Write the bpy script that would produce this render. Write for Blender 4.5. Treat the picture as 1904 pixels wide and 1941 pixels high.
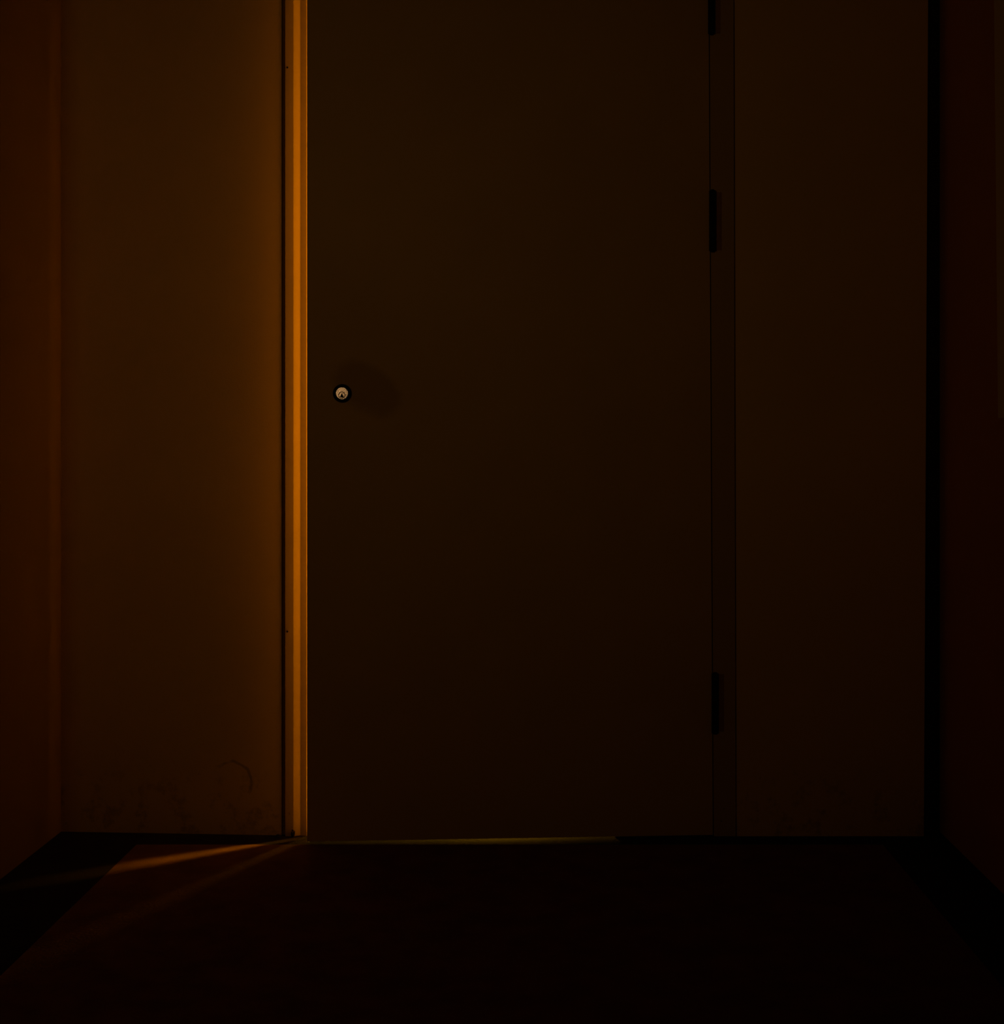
import bpy, bmesh, math, random
from mathutils import Vector, Matrix
random.seed(7)
for o in list(bpy.data.objects): bpy.data.objects.remove(o)
S = bpy.context.scene
COL = S.collection

# ------------------------------------------------------------------ camera
F_PX, D = 2532.0, 3.0            # focal length in pixels of the 1904 px wide frame, distance to the door wall
CX, CY, CZ = 1040.0, 850.0, 0.871   # vanishing point in the photo, lens height
cam_d = bpy.data.cameras.new('camera'); cam = bpy.data.objects.new('camera', cam_d); COL.objects.link(cam)
cam_d.sensor_fit = 'HORIZONTAL'; cam_d.sensor_width = 36.0; cam_d.lens = F_PX / 1904 * 36
cam_d.shift_x = (952 - CX) / 1904; cam_d.shift_y = (CY - 970.5) / 1904
cam_d.clip_start = 0.05
cam.location = (0, -D, CZ); cam.rotation_euler = (math.pi / 2, 0, 0)
S.camera = cam

# ------------------------------------------------------------------ world (faint night glow) and exposure
W = bpy.data.worlds.new('night'); S.world = W; W.use_nodes = True
bg = W.node_tree.nodes['Background']
bg.inputs[0].default_value = (1.0, 0.32, 0.04, 1); bg.inputs[1].default_value = 0.002
S.view_settings.view_transform = 'Standard'; S.view_settings.look = 'None'
S.view_settings.exposure = 0.0; S.view_settings.gamma = 1.0; S.view_settings.use_curve_mapping = False

AMBER = (1.0, 0.46, 0.012)      # room behind the door
FILL = (1.0, 0.50, 0.17)       # added fill lamp in front of the door
P_TUBE, P_FLOOR, P_DESK, P_FILL = 34.0, 3.2, .45, .31

# ------------------------------------------------------------------ helpers
def px(x, Y=0.0): return (x - CX) * (D + Y) / F_PX
def pz(y, Y=0.0): return CZ - (y - CY) * (D + Y) / F_PX

def link(name, bm, mat, parent=None, smooth=False):
    bmesh.ops.recalc_face_normals(bm, faces=bm.faces)
    me = bpy.data.meshes.new(name); bm.to_mesh(me); bm.free()
    if smooth:
        for p in me.polygons: p.use_smooth = True
    o = bpy.data.objects.new(name, me); COL.objects.link(o)
    if mat: me.materials.append(mat)
    if parent: o.parent = parent
    return o

def struct(o): o['kind'] = 'structure'; return o
def tag(o, label, cat, group=None):
    o['label'] = label; o['category'] = cat
    if group: o['group'] = group
    return o
def empty(name, loc=(0, 0, 0)):
    o = bpy.data.objects.new(name, None); COL.objects.link(o); o.location = loc; o.empty_display_size = 0.05
    return o

def hexa(bm, p):                       # 8 points: bottom 4 ccw, top 4 ccw
    v = [bm.verts.new(q) for q in p]
    for f in ((0, 3, 2, 1), (4, 5, 6, 7), (0, 1, 5, 4), (1, 2, 6, 5), (2, 3, 7, 6), (3, 0, 4, 7)):
        bm.faces.new([v[i] for i in f])
    return v
def box(bm, x0, x1, y0, y1, z0, z1, bev=0.0):
    b = bmesh.new()
    hexa(b, [(x0, y0, z0), (x1, y0, z0), (x1, y1, z0), (x0, y1, z0), (x0, y0, z1), (x1, y0, z1), (x1, y1, z1), (x0, y1, z1)])
    if bev: bmesh.ops.bevel(b, geom=b.edges[:], offset=bev, segments=2, affect='EDGES', profile=0.5)
    me = bpy.data.meshes.new('t'); b.to_mesh(me); b.free(); bm.from_mesh(me); bpy.data.meshes.remove(me)
def prism(bm, prof, z0, z1, top=None):  # horizontal outline (x, y) extruded upwards; top = outline at z1
    top = top or prof
    a = [bm.verts.new((x, y, z0)) for x, y in prof]; b = [bm.verts.new((x, y, z1)) for x, y in top]
    n = len(prof)
    for i in range(n): bm.faces.new((a[i], a[(i + 1) % n], b[(i + 1) % n], b[i]))
    bm.faces.new(a[::-1]); bm.faces.new(b)
def cyl_y(bm, r, y0, y1, cx=0, cz=0, n=48, bev=0.0):   # cylinder along Y, y0 is the face toward the viewer
    rings = [(r - bev, y0), (r, y0 + bev), (r, y1)] if bev else [(r, y0), (r, y1)]
    R = [[bm.verts.new((cx + q * math.cos(2 * math.pi * i / n), y, cz + q * math.sin(2 * math.pi * i / n))) for i in range(n)] for q, y in rings]
    for a, b in zip(R, R[1:]):
        for i in range(n): bm.faces.new((a[i], a[(i + 1) % n], b[(i + 1) % n], b[i]))
    bm.faces.new(R[0]); bm.faces.new(R[-1][::-1])
def ring_y(bm, prof, n=48):                             # closed (r, y) outline turned round the Y axis
    R = [[bm.verts.new((q * math.cos(2 * math.pi * i / n), y, q * math.sin(2 * math.pi * i / n))) for i in range(n)] for q, y in prof]
    m = len(R)
    for k in range(m):
        a, b = R[k], R[(k + 1) % m]
        for i in range(n): bm.faces.new((a[i], a[(i + 1) % n], b[(i + 1) % n], b[i]))
def cyl_z(bm, r, z0, z1, cx=0, cy=0, n=24, bev=0.0):
    rings = [(r - bev, z0), (r, z0 + bev), (r, z1 - bev), (r - bev, z1)] if bev else [(r, z0), (r, z1)]
    R = [[bm.verts.new((cx + q * math.cos(2 * math.pi * i / n), cy + q * math.sin(2 * math.pi * i / n), z)) for i in range(n)] for q, z in rings]
    for a, b in zip(R, R[1:]):
        for i in range(n): bm.faces.new((a[i], a[(i + 1) % n], b[(i + 1) % n], b[i]))
    bm.faces.new(R[0][::-1]); bm.faces.new(R[-1])

# ------------------------------------------------------------------ materials
class NT:
    def __init__(s, name):
        s.m = bpy.data.materials.new(name); s.m.use_nodes = True; s.t = s.m.node_tree
        s.b = s.t.nodes['Principled BSDF']
    def n(s, typ, **kw):
        nd = s.t.nodes.new(typ)
        for k, v in kw.items(): setattr(nd, k, v)
        return nd
    def l(s, a, b): s.t.links.new(a, b)
    def math(s, op, a, b=None, c=None, clamp=False):
        nd = s.n('ShaderNodeMath', operation=op, use_clamp=clamp)
        for i, v in enumerate((a, b, c)):
            if v is None: continue
            if isinstance(v, (int, float)): nd.inputs[i].default_value = v
            else: s.l(v, nd.inputs[i])
        return nd.outputs[0]
    def pos(s):
        g = s.n('ShaderNodeNewGeometry'); x = s.n('ShaderNodeSeparateXYZ'); s.l(g.outputs['Position'], x.inputs[0])
        return g.outputs['Position'], x.outputs
    def noise(s, vec, scale, detail=4, rough=.55):
        nd = s.n('ShaderNodeTexNoise'); nd.inputs['Scale'].default_value = scale; nd.inputs['Detail'].default_value = detail
        nd.inputs['Roughness'].default_value = rough; s.l(vec, nd.inputs['Vector']); return nd.outputs[0]
    def mix(s, fac, a, b):
        nd = s.n('ShaderNodeMix', data_type='RGBA')
        for k, v in ((0, fac), (6, a), (7, b)):
            if isinstance(v, (int, float)): nd.inputs[k].default_value = v
            elif isinstance(v, tuple): nd.inputs[k].default_value = v + (1,)
            else: s.l(v, nd.inputs[k])
        return nd.outputs[2]
    def ramp(s, v, a, b):      # 0 at a, 1 at b
        nd = s.n('ShaderNodeMapRange', interpolation_type='SMOOTHSTEP'); s.l(v, nd.inputs[0])
        nd.inputs[1].default_value = a; nd.inputs[2].default_value = b
        return nd.outputs[0]

def paint(name, c0, c1, rough=.6, scale=6, bump=.0, bscale=300, extra=None, spec=.3):
    t = NT(name); P, X = t.pos()
    col = t.mix(t.ramp(t.noise(P, scale), .3, .7), c0, c1)
    if extra: col = extra(t, P, X, col)
    t.l(col, t.b.inputs['Base Color']); t.b.inputs['Roughness'].default_value = rough
    t.b.inputs['Specular IOR Level'].default_value = spec
    if bump:
        bn = t.n('ShaderNodeBump'); bn.inputs['Strength'].default_value = bump; bn.inputs['Distance'].default_value = .002
        t.l(t.noise(P, bscale, 3), bn.inputs['Height']); t.l(bn.outputs[0], t.b.inputs['Normal'])
    return t.m

def wall_marks(t, P, X, col):          # scuffed arc and grubby patches low down beside the frame
    cx, cz, r = px(437), pz(1485), .046
    dx = t.math('SUBTRACT', X[0], cx); dz = t.math('SUBTRACT', X[2], cz)
    d = t.math('SQRT', t.math('ADD', t.math('MULTIPLY', dx, dx), t.math('MULTIPLY', dz, dz)))
    ring = t.math('ABSOLUTE', t.math('SUBTRACT', t.math('ADD', d, t.math('MULTIPLY', t.math('SUBTRACT', t.noise(P, 30), .5), .02)), r))
    line = t.math('SUBTRACT', 1, t.ramp(ring, .0015, .005))
    line = t.math('MULTIPLY', line, t.ramp(t.math('ADD', dz, t.math('MULTIPLY', dx, .8)), .0, .02))
    line = t.math('MULTIPLY', line, t.ramp(t.noise(P, 45), .35, .55))
    col = t.mix(t.math('MULTIPLY', line, .4), col, (.05, .03, .02))
    blot = t.math('MULTIPLY', t.ramp(t.noise(P, 22, 6, .7), .50, .66), t.math('SUBTRACT', 1, t.ramp(X[2], .05, .2)))
    return t.mix(t.math('MULTIPLY', blot, .35), col, (.10, .05, .03))
M_WALL = paint('wall_paint', (.80, .57, .15), (.85, .61, .17), .75, 3, .25, 500, wall_marks)
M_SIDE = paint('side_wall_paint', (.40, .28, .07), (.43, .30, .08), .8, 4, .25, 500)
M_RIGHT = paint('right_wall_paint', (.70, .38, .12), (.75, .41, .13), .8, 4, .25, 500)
def frame_chips(t, P, X, col):
    ch = t.math('MULTIPLY', t.ramp(t.noise(P, 70, 5, .7), .60, .68), t.math('SUBTRACT', 1, t.ramp(X[2], .0, .12)))
    return t.mix(ch, col, (.08, .04, .03))
M_FRAME = paint('frame_paint', (.50, .36, .10), (.53, .38, .11), .45, 8, .1, 200, frame_chips)
def door_smudge(t, P, X, col):         # worn dark hand mark above and right of the keyhole
    dx = t.math('DIVIDE', t.math('SUBTRACT', X[0], px(700)), .085)
    dz = t.math('DIVIDE', t.math('SUBTRACT', t.math('ADD', X[2], t.math('MULTIPLY', X[0], .35)), pz(738) + .35 * px(700)), .062)
    d = t.math('ADD', t.math('MULTIPLY', dx, dx), t.math('MULTIPLY', dz, dz))
    d = t.math('ADD', d, t.math('MULTIPLY', t.math('SUBTRACT', t.noise(P, 18), .5), .9))
    return t.mix(t.math('MULTIPLY', t.math('SUBTRACT', 1, t.ramp(d, .35, 1.1)), .30), col, (.12, .03, .02))
M_DOOR = paint('door_paint', (.64, .45, .11), (.68, .48, .12), .6, 5, .12, 260, door_smudge)
M_FLOOR = paint('floor_screed', (.20, .088, .055), (.28, .125, .08), .85, 14, .5, 160)
M_BORDER = paint('floor_border_black', (.016, .008, .006), (.028, .014, .010), .85, 20, .4, 200)
M_BLACK = paint('blackened_metal', (.012, .010, .010), (.03, .018, .016), .6, 30)
M_HINGE = paint('hinge_black_paint', (.008, .008, .008), (.014, .012, .012), .7, 40, spec=.15)
M_JOINT = paint('old_joint_sealant', (.30, .16, .06), (.36, .20, .07), .9, 40)
M_PANEL = paint('pale_board', (.92, .86, .55), (.95, .90, .60), .6, 4)
M_ROOM = paint('inner_room_plaster', (.45, .40, .34), (.5, .45, .38), .9, 3)
t = NT('worn_steel'); P, X = t.pos()
t.l(t.mix(t.ramp(t.noise(P, 700, 5, .7), .35, .65), (.46, .48, .58), (.97, .99, 1.0)), t.b.inputs['Base Color'])
t.b.inputs['Metallic'].default_value = 1; t.b.inputs['Roughness'].default_value = .15
bn = t.n('ShaderNodeBump'); bn.inputs['Strength'].default_value = .12; bn.inputs['Distance'].default_value = .0006
t.l(t.noise(P, 900, 3), bn.inputs['Height']); t.l(bn.outputs[0], t.b.inputs['Normal']); M_STEEL = t.m

# ------------------------------------------------------------------ the setting
H = 2.60                              # wall height
T = 0.050                             # thickness of the door wall
XL, XR = px(117, .04), px(1791)            # side walls
FX0, FX1, FX2 = px(541), px(557), px(568)   # door frame: outer face, bead, inner face
STEP = .008                           # how far the inner face of the frame lies behind the outer one
FX3 = -.5431                          # edge of the frame beside the door
GX = px(533)                          # end of the left wall (dark joint before the frame)
HX0, HX1 = px(1345), px(1353)         # hinge edge of the opening, at picture top and at the floor (not plumb)
JX0, JX1 = px(1391), px(1395)         # outer edge of the hinge-side frame
BX0, BX1 = px(1760), px(1752)         # end of the right wall piece
ZT = pz(0)                            # height at the picture's top edge on the door wall
DT = 2.06                             # door height
def lean(a, b, z): return b + (a - b) * z / ZT

bm = bmesh.new()
prism(bm, [(XL - .15, .045), (GX, .007), (GX, T), (XL - .15, T)], 0, H)
struct(link('wall_back', bm, M_WALL))
bm = bmesh.new()
prism(bm, [(lean(JX0, JX1, 0) + .003, 0), (BX1, 0), (BX1, T), (lean(JX0, JX1, 0) + .003, T)], 0, H,
      [(lean(JX0, JX1, H) + .003, 0), (lean(BX0, BX1, H), 0), (lean(BX0, BX1, H), T), (lean(JX0, JX1, H) + .003, T)])
struct(link('wall_back', bm, M_WALL))
bm = bmesh.new()
box(bm, GX, JX0 + .004, 0, T, DT + .075, H)
struct(link('wall_back', bm, M_WALL))
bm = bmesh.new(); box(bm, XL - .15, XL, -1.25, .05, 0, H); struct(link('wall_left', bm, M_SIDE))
bm = bmesh.new(); box(bm, XR, XR + .15, -1.25, .12, 0, H); struct(link('wall_right', bm, M_RIGHT))
# black recessed strip between the right wall piece and the side wall
bm = bmesh.new()
prism(bm, [(BX1 - .02, .035), (XR, .035), (XR, .12), (BX1 - .02, .12)], 0, H)
struct(link('trim_1', bm, M_BLACK))
# floor slab with a black border along the three walls
SY = D - .871 * F_PX / (1602 - CY); SY = -SY
SX0, SX1 = -.905, .735
bm = bmesh.new(); box(bm, -8, 8, -14, -1.25, -.08, 0); struct(link('ground', bm, M_FLOOR))
bm = bmesh.new(); box(bm, SX0, SX1, -1.25, SY, -.08, .002, .002); struct(link('floor', bm, M_FLOOR))
for i, r in enumerate(((XL, SX0, -1.25, .05), (SX1, XR, -1.25, .035), (SX0, SX1, SY, T))):
    bm = bmesh.new(); box(bm, r[0], r[1], r[2], r[3], -.08, 0); struct(link('trim_%d' % (i + 2), bm, M_BORDER))

# ------------------------------------------------------------------ door frame
fr = struct(empty('trim_5', (0, 0, 0)))
ST0 = .046                            # door stop on the hinge side
bm = bmesh.new()
prism(bm, [(FX0, 0), (FX1 - .001, 0), (FX1, .0003), (FX2, STEP), (FX3 - .001, STEP - .0045), (FX3, STEP - .0035), (FX3, T), (FX0, T)], 0, DT + .06)
link('jamb', bm, M_FRAME, fr)
bm = bmesh.new()
def jr(z):
    h, j = lean(HX0, HX1, z), lean(JX0, JX1, z)
    return [(j, 0), (j, T), (h - .012, T), (h - .012, ST0), (h + .001, ST0), (h + .001, .0)]
prism(bm, jr(0), 0, DT + .06, jr(DT + .06))
link('jamb', bm, M_FRAME, fr)
bm = bmesh.new(); box(bm, FX3 - .004, HX0 + .004, 0, T, DT + .006, DT + .055, .001); link('frame_head', bm, M_FRAME, fr)
bm = bmesh.new(); box(bm, GX, FX0, .013, T, 0, DT + .06); link('joint_filler', bm, M_JOINT, fr)
for z in (pz(1197), pz(128)):
    bm = bmesh.new(); cyl_y(bm, .0022, -.0012, .004, px(545), z, 12); link('screw', bm, M_BLACK, fr)

# ------------------------------------------------------------------ door, ajar towards the viewer
ANG = math.radians(3.25)
door = struct(empty('door_1', (0, 0, 0)))
hx, hy = px(1350), .0
TH = .044; BEV = .007; LEN = hx - px(582, -.05) + .0013
def dpt(u, v):     # u along the leaf from the hinge, v from front to back
    return (hx - u * math.cos(ANG) + v * math.sin(ANG), hy - u * math.sin(ANG) + v * math.cos(ANG))
def leaf_outline(z):
    h = hx - lean(HX0, HX1, z) + .0015
    b = .0014
    return [dpt(h, 0), dpt(LEN - b, 0), dpt(LEN, b), dpt(LEN - BEV + b * .2, TH - b), dpt(LEN - BEV - b, TH), dpt(h, TH)]
bm = bmesh.new(); Z0 = .003
prism(bm, leaf_outline(Z0), Z0, DT, leaf_outline(DT))
link('door_leaf', bm, M_DOOR, door)
# added unseen strip, blocks the light under the hinge end of the leaf
bm = bmesh.new(); a, b, c, d_ = dpt(.005, TH), dpt(.222, TH), dpt(.222, TH - .03), dpt(.005, TH - .03)
prism(bm, [a, d_, c, b], .0006, Z0); link('light_stop', bm, M_BLACK, door)
# hinges: knuckles stand proud at the joint, one leaf on the frame
for y0, y1 in ((-52, 66), (362, 477), (1275, 1389)):
    z1, z0 = pz(y0), pz(y1); zc = (z0 + z1) / 2
    xc = lean(HX0, HX1, zc) + .004
    bm = bmesh.new(); box(bm, xc + .006, xc + .021, -.0016, .002, z0 + .003, z1 - .003, .0008)
    hg = link('hinge', bm, M_JOINT, door)
    n = 5; L = (z1 - z0) / n
    for k in range(n):
        bm = bmesh.new(); cyl_z(bm, .0078, z0 + k * L + .0004, z0 + (k + 1) * L - .0004, xc, -.0072, 24, .0008)
        link('knuckle', bm, M_HINGE, hg, True)
    bm = bmesh.new(); cyl_z(bm, .0045, z0 - .002, z1 + .002, xc, -.0072, 16, .0015); link('hinge_pin', bm, M_HINGE, hg)
# lock: black collar, steel cylinder face, plug with a keyway
lk = empty('lock', (0, 0, 0)); lk.parent = door
q = -.04
u0 = (hx - px(650, q)) / math.cos(ANG); lx, ly = dpt(u0, 0)
lk.location = (lx, ly, pz(746, q)); lk.rotation_euler = (0, 0, ANG)
K = (D + q) / F_PX
bm = bmesh.new()
ring_y(bm, [(17.5 * K, .001), (17.5 * K, -.003), (16.2 * K, -.006), (13.3 * K, -.0085), (12.2 * K, -.008), (12.0 * K, -.002), (12.0 * K, .001)], 56)
link('collar', bm, M_HINGE, lk, True)
bm = bmesh.new(); cyl_y(bm, 11.9 * K, -.0075, .001, 0, 0, 56, .0009); link('cylinder_face', bm, M_STEEL, lk)
bm = bmesh.new(); pc = -3.5 * K
def annulus(bm, r0, r1, y0, y1, cz, n=40):
    q = []
    for r, y in ((r0, y0), (r1, y0), (r1, y1), (r0, y1)):
        q.append([bm.verts.new((r * math.cos(2 * math.pi * i / n), y, cz + r * math.sin(2 * math.pi * i / n))) for i in range(n)])
    for k in range(4):
        for i in range(n): bm.faces.new((q[k][i], q[k][(i + 1) % n], q[(k + 1) % 4][(i + 1) % n], q[(k + 1) % 4][i]))
annulus(bm, 6.5 * K, 5.4 * K, -.0078, -.007, pc); link('plug_groove', bm, M_HINGE, lk)
bm = bmesh.new(); cyl_y(bm, 5.6 * K, -.0084, -.006, 0, pc, 40, .0005); link('plug', bm, M_STEEL, lk)
bm = bmesh.new()
kw = [(-.9, 3.2), (.9, 3.2), (1.2, .6), (3.6, -2.6), (2.0, -4.3), (-2.0, -4.3), (-3.6, -2.6), (-1.2, .6)]
a = [bm.verts.new((x * K, -.0087, pc + z * K)) for x, z in kw]; b = [bm.verts.new((x * K, -.008, pc + z * K)) for x, z in kw]
for i in range(8): bm.faces.new((a[i], a[(i + 1) % 8], b[(i + 1) % 8], b[i]))
bm.faces.new(a); bm.faces.new(b[::-1]); link('keyway', bm, M_HINGE, lk)

# ------------------------------------------------------------------ board on the right-hand wall
bm = bmesh.new()
d0 = XR * F_PX / (1889 - CX) - D; d1 = XR * F_PX / (1896.5 - CX) - D
zb = pz(793, d1); zt = 2.1
ztop = pz(0, d0); dt = d0 + (d0 - d1) * (zt - ztop) / (ztop - zb)
hexa(bm, [(XR - .004, d1 - .5, zb), (XR - .004, d1, zb), (XR, d1, zb), (XR, d1 - .5, zb),
          (XR - .004, dt - .5, zt), (XR - .004, dt, zt), (XR, dt, zt), (XR, dt - .5, zt)])
tag(link('wall_board', bm, M_PANEL), 'plain pale board fixed flat to the right-hand side wall', 'board')

# ------------------------------------------------------------------ crumbs of dirt at the frame's foot
def crumb(x, y, r, sz, seed, label):
    random.seed(seed); b = bmesh.new(); bmesh.ops.create_icosphere(b, subdivisions=2, radius=1)
    for v in b.verts:
        k = 1 + random.uniform(-.28, .28); v.co = Vector((v.co.x * r * k, v.co.y * r * k * .8, max(v.co.z, -.55) * sz * k))
    zmin = min(v.co.z for v in b.verts)
    for v in b.verts: v.co.z -= zmin
    o = link('dirt_crumb', b, M_BLACK); o.location = (x, y, 0)
    tag(o, label, 'debris')
crumb(px(556.5), -.006, .0042, .010, 3, 'small black crumb of dirt against the foot of the lit door frame')
crumb(px(529), -.007, .006, .0035, 5, 'flat dark crumb of dirt on the floor below the joint beside the frame')

# ------------------------------------------------------------------ the lit room behind the door
RX0, RX1, RY1 = -.75, 1.55, 2.4
bm = bmesh.new(); box(bm, RX0, RX1, T, RY1, -.08, 0); struct(link('floor', bm, M_ROOM))
bm = bmesh.new(); box(bm, RX0 - .1, RX1 + .1, T, RY1 + .1, H, H + .1); struct(link('ceiling', bm, M_ROOM))
bm = bmesh.new(); box(bm, RX0 - .1, RX0, T, RY1, 0, H); struct(link('wall_inner_left', bm, M_ROOM))
bm = bmesh.new(); box(bm, RX1, RX1 + .1, T, RY1, 0, H); struct(link('wall_inner_right', bm, M_ROOM))
bm = bmesh.new(); box(bm, RX0, RX1, RY1, RY1 + .1, 0, H); struct(link('wall_inner_back', bm, M_ROOM))
bm = bmesh.new(); box(bm, XR + .15, RX1 + .1, T - .05, T, 0, H); struct(link('wall_inner_front', bm, M_ROOM))

SLIT = Vector((-.541, .001, 0))
def area(name, loc, target, w, h, power, color, parent):
    L = bpy.data.lights.new(name, 'AREA'); L.shape = 'RECTANGLE'; L.size = w; L.size_y = h; L.energy = power; L.color = color
    o = bpy.data.objects.new(name, L); COL.objects.link(o); o.location = loc
    d = Vector(target) - Vector(loc); o.rotation_euler = d.to_track_quat('-Z', 'Y').to_euler()
    return o
def light_bar(name, label, deg, r, z, w, h, power, aim, spread, stand):
    """an amber light bar in the room: deg is its bearing seen from the open edge of the door, r its distance"""
    a = math.radians(deg)
    c = SLIT + Vector((math.cos(a) * r, math.sin(a) * r, z))
    root = tag(empty(name, (c.x, c.y, 0)), label, 'lamp')
    f = Vector((-math.cos(a), -math.sin(a), 0)); back = -f * .025
    bm = bmesh.new(); box(bm, -.018, .018, -w / 2 - .01, w / 2 + .01, z - h / 2 - .01, z + h / 2 + .01, .004)
    o = link('housing', bm, M_BLACK, root); o.rotation_euler = (0, 0, a); o.location = back
    if stand:
        bm = bmesh.new(); cyl_z(bm, .012, .012, z - h / 2, back.x, back.y); link('post', bm, M_BLACK, root)
        bm = bmesh.new(); cyl_z(bm, .07, 0, .014, back.x, back.y); link('base_plate', bm, M_BLACK, root)
    L = area(name + '_light', c, aim, w, h, power, AMBER, root); L.data.spread = math.radians(spread)
light_bar('standing_light', 'tall amber light bar on a stand directly behind the open edge of the door', 96.9, 1.1, 1.12, .02, 1.3, P_TUBE, SLIT + Vector((0, 0, 1.12)), 100, True)
a_ = math.radians(32.5)
light_bar('desk_light', 'wide amber light bar on a short stand inside, away from the hinges', 32.5, 1.3, .7, .58, .05, P_DESK,
          SLIT + Vector((-math.cos(a_), -math.sin(a_), 0)) * .26, 10.5, True)
light_bar('floor_light', 'low amber light bar lying on the floor of the room behind the door', 64, .95, .045, .09, .03, P_FLOOR, SLIT + Vector((0, 0, .02)), 140, False)

# ------------------------------------------------------------------ fill lamp on a post, added out of view for door and lock
def lamp_post():
    x, y, z = -1.12, -4.5, 1.38
    root = tag(empty('lamp_post', (x, y, 0)), 'unseen fill lamp on a slim post, added to light the door and lock', 'lamp')
    bm = bmesh.new(); cyl_z(bm, .04, 0, z + .05, 0, -.12); link('post', bm, M_BLACK, root)
    bm = bmesh.new(); cyl_z(bm, .09, 0, .02, 0, -.12); link('base_plate', bm, M_BLACK, root)
    bm = bmesh.new(); box(bm, -.16, .16, -.1, -.03, z - .12, z + .12, .01); link('lamp_head', bm, M_BLACK, root)
    L = area('lamp_post_light', (x, y, z), (-.42, 0, 1.4), .22, .16, P_FILL, FILL, root); L.data.spread = math.radians(53)
lamp_post()
